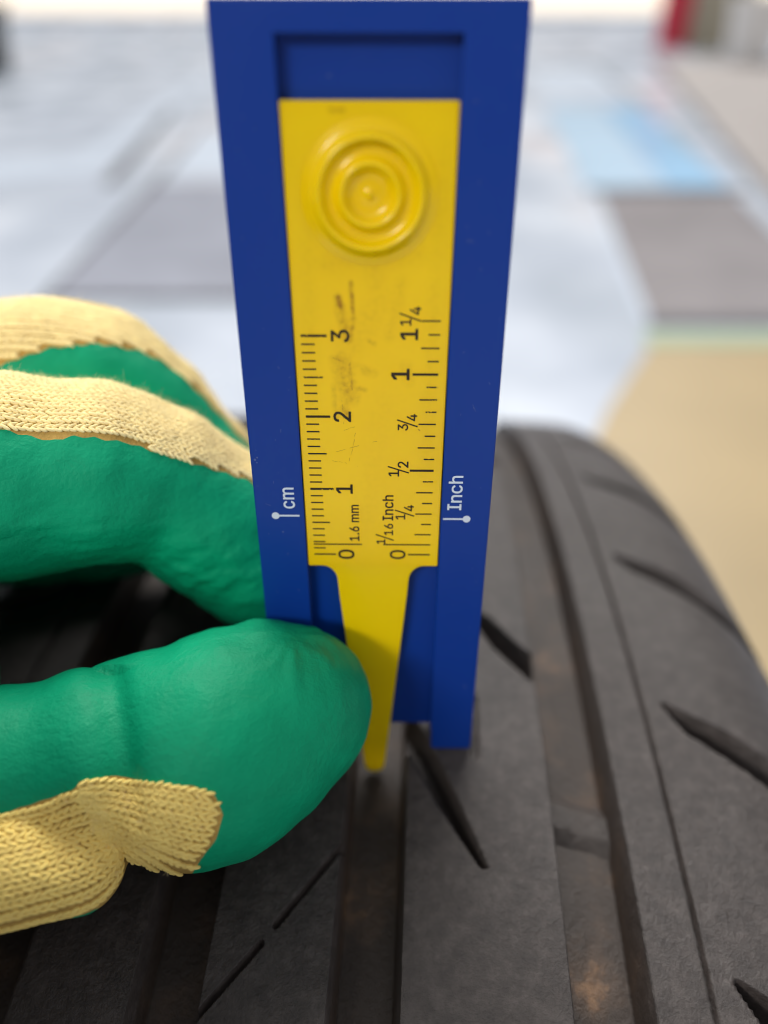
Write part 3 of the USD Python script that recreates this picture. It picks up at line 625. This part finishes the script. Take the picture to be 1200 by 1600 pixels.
# knitted stitches: rows of slanted yarn legs lying on the knit
ELL = trimesh.creation.icosphere(subdivisions=1); ELLV = ELL.vertices.copy(); ELLF = ELL.faces
stitchV, stitchF, hairs = [], [], []
rng = np.random.default_rng(11)
def stitch(p, n, tdir, side, pitch, slen):
    b = np.cross(n, tdir); b /= np.linalg.norm(b)
    ang = math.radians(22 + rng.normal(0, 5)) * side
    ld = tdir * math.cos(ang) + b * math.sin(ang); wd = np.cross(n, ld)
    c = p + b * side * pitch * .235 + n * .10 + rng.normal(0, .025, 3)
    V = c + ELLV[:, :1] * ld * slen * .86 * rng.uniform(.9, 1.1) + ELLV[:, 1:2] * wd * pitch * .20 + ELLV[:, 2:] * n * .30
    stitchF.append(ELLF + len(ELLV) * len(stitchV)); stitchV.append(V)
def run(points, normals, pitch, slen=.86, hair=.6):
    """a wale along a polyline on the surface (mm)"""
    seg = np.linalg.norm(np.diff(points, axis=0), axis=1); s = np.concatenate([[0], np.cumsum(seg)])
    if s[-1] < slen: return
    for q in np.arange(slen * rng.random(), s[-1], slen):
        k = min(np.searchsorted(s, q, "right") - 1, len(seg) - 1); f = (q - s[k]) / max(seg[k], 1e-9)
        if seg[k] > 3: continue
        p = points[k] * (1 - f) + points[k + 1] * f; n = normals[k]; t_ = points[k + 1] - points[k]; t_ = t_ - n * (t_ @ n); L = np.linalg.norm(t_)
        if L < 1e-6: continue
        t_ /= L
        for side in (-1, 1): stitch(p, n, t_, side, pitch, slen)
        if rng.random() < hair: hairs.append((p + n * .3, n, t_))
RAYS = glove.ray
def cast(o, d):
    loc, ri, ti = RAYS.intersects_location(np.asarray(o, float), np.asarray(d, float), multiple_hits=True)
    out = {}
    for l, r_, t_ in zip(loc, ri, ti):
        dist = np.linalg.norm(l - o[r_]); out.setdefault(r_, []).append((dist, l, t_))
    return out
def vnorm(l, tri):
    a, b, c = TRI[tri]; v0, v1, v2 = b - a, c - a, l - a; d00, d01, d11, d20, d21 = v0 @ v0, v0 @ v1, v1 @ v1, v2 @ v0, v2 @ v1; den = max(d00 * d11 - d01 * d01, 1e-12)
    y, z = (d11 * d20 - d01 * d21) / den, (d00 * d21 - d01 * d20) / den; n = np.array([1 - y - z, y, z]) @ VN[GF[tri]]; return n / np.linalg.norm(n)
# fingers: wales run along the finger, at even angles round it
def finger_wales(key, x_from, x_to, bnd, pitch, n_ang=40):
    C = CHAINS[key]; xs = [c[0] for c in C][::-1]; X = np.arange(x_from, x_to, 5.0)
    cy = np.interp(X, xs, [c[1] for c in C][::-1]); cz = np.interp(X, xs, [c[2] for c in C][::-1]); cr = np.interp(X, xs, [c[3] for c in C][::-1])
    from scipy.ndimage import gaussian_filter1d as gf
    cy, cz = gf(cy, 5, mode="nearest"), gf(cz, 5, mode="nearest")
    ctr = np.array([at(a, b, c) * 1000 for a, b, c in zip(X, cy, cz)]); tan = np.gradient(ctr, axis=0); tan /= np.linalg.norm(tan, axis=1)[:, None]
    e1 = UP - tan * (tan @ UP)[:, None]; e1 /= np.linalg.norm(e1, axis=1)[:, None]; e2 = np.cross(tan, e1)
    if (e2[0] @ FWD) > 0: e2 = -e2                                            # e2 towards the camera
    for phi in np.arange(-.9, 2.2, pitch / cr.mean()):
        dirs = e1 * math.cos(phi) + e2 * math.sin(phi)
        hit = cast(ctr, dirs); pts, nrm = [], []
        def flush():
            if len(pts) > 8: run(np.array(pts), np.array(nrm), pitch)
            pts.clear(); nrm.clear()
        for k in range(len(X)):
            if k not in hit: flush(); continue
            dist, l, ti = min(hit[k], key=lambda h: abs(h[0] - cr[k]))
            if abs(dist - cr[k]) > 5: flush(); continue
            if phi > -.2:
                pp = pix(l * MM)
                if pp[1] > np.interp(pp[0], *bnd) - 1.5: flush(); continue
            pts.append(l); nrm.append(vnorm(l, ti))
        flush()
finger_wales("index", -60, 420, B_INDEX, 1.12)
finger_wales("middle", -60, 400, B_MID, 1.15)
sv, sf = np.concatenate(stitchV), np.concatenate(stitchF)
part(hand, "knit_stitches", (sv * MM, sf), M_knitf, True, kind="stuff")
stitchV.clear(); stitchF.clear()
# thumb: wales follow the folded patch
from shapely import contains_xy
TH_WIDE = TH_POLY.buffer(-1)
def thumb_wale(poly, pitch):
    poly = np.array(poly, float); seg = np.hypot(*np.diff(poly, axis=0).T); s = np.concatenate([[0], np.cumsum(seg)]); q = np.arange(0, s[-1], 7.0)
    from scipy.interpolate import CubicSpline
    cs = [CubicSpline(s, poly[:, k])(q) for k in (0, 1)]; xy = np.stack(cs, 1)
    hit = cast(np.tile(CAM * 1000, (len(xy), 1)), np.array([ray(*a) for a in xy])); pts, nrm = [], []
    def flush():
        if len(pts) > 2: run(np.array(pts), np.array(nrm), pitch, .95, .10)
        pts.clear(); nrm.clear()
    for k in range(len(xy)):
        if k not in hit or not contains_xy(TH_WIDE, *xy[k]): flush(); continue
        dist, l, ti = min(hit[k], key=lambda h: h[0])
        if pts and np.linalg.norm(l - pts[-1]) > 4: flush()
        pts.append(l); nrm.append(vnorm(l, ti))
    flush()
for k in range(11):                                                           # upper lobe, fanning to the right
    f = k / 8
    thumb_wale([(118 + 30 * f, 1232 + 62 * f), (150 + 22 * f, 1224 + 78 * f), (205 + 10 * f, 1226 + 100 * f), (270, 1233 + 128 * f), (349 - 30 * abs(f - .35), 1246 + 122 * f)], 1.36 if k else 1.2)
for k in range(10):                                                          # lower lobe: along from the left, then up into the crease
    f = k / 9
    thumb_wale([(-40, 1292 + 168 * f), (20, 1276 + 172 * f), (80, 1259 + 180 * f - 6 * f), (128 + 30 * f, 1243 + 160 * f), (158 + 28 * f, 1255 + 105 * f), (166 + 14 * f, 1275 + 45 * f)], 1.42)
sv, sf = np.concatenate(stitchV), np.concatenate(stitchF)
part(hand, "knit_stitches", (sv * MM, sf), M_knit, True, kind="stuff")
# loose cotton fibres
cur, cnt = [], []
for p, n, t_ in hairs:
    for _ in range(8):
        L = rng.uniform(.25, .8) if rng.random() < .95 else rng.uniform(.8, 1.8); d = n * rng.uniform(.3, 1) + rng.normal(0, .6, 3); d /= np.linalg.norm(d); b = rng.normal(0, .5, 3)
        for s in np.linspace(0, 1, 5): cur.append((p + d * L * s + b * L * s * s * .6) * MM - BASE[hand])
        cnt.append(5)
bc = UsdGeom.BasisCurves.Define(stage, hand + "/loose_fibres"); bc.CreateTypeAttr("linear")
bc.CreatePointsAttr(Vt.Vec3fArray.FromNumpy(np.array(cur, np.float32))); bc.CreateCurveVertexCountsAttr(cnt)
bc.CreateWidthsAttr(Vt.FloatArray([.000014])); bc.SetWidthsInterpolation("constant"); bind(bc.GetPrim(), M_fuzz); say(bc.GetPrim(), kind="stuff")
print("stitches", len(stitchV), "hairs", len(cnt), "glove faces", len(glove.faces))
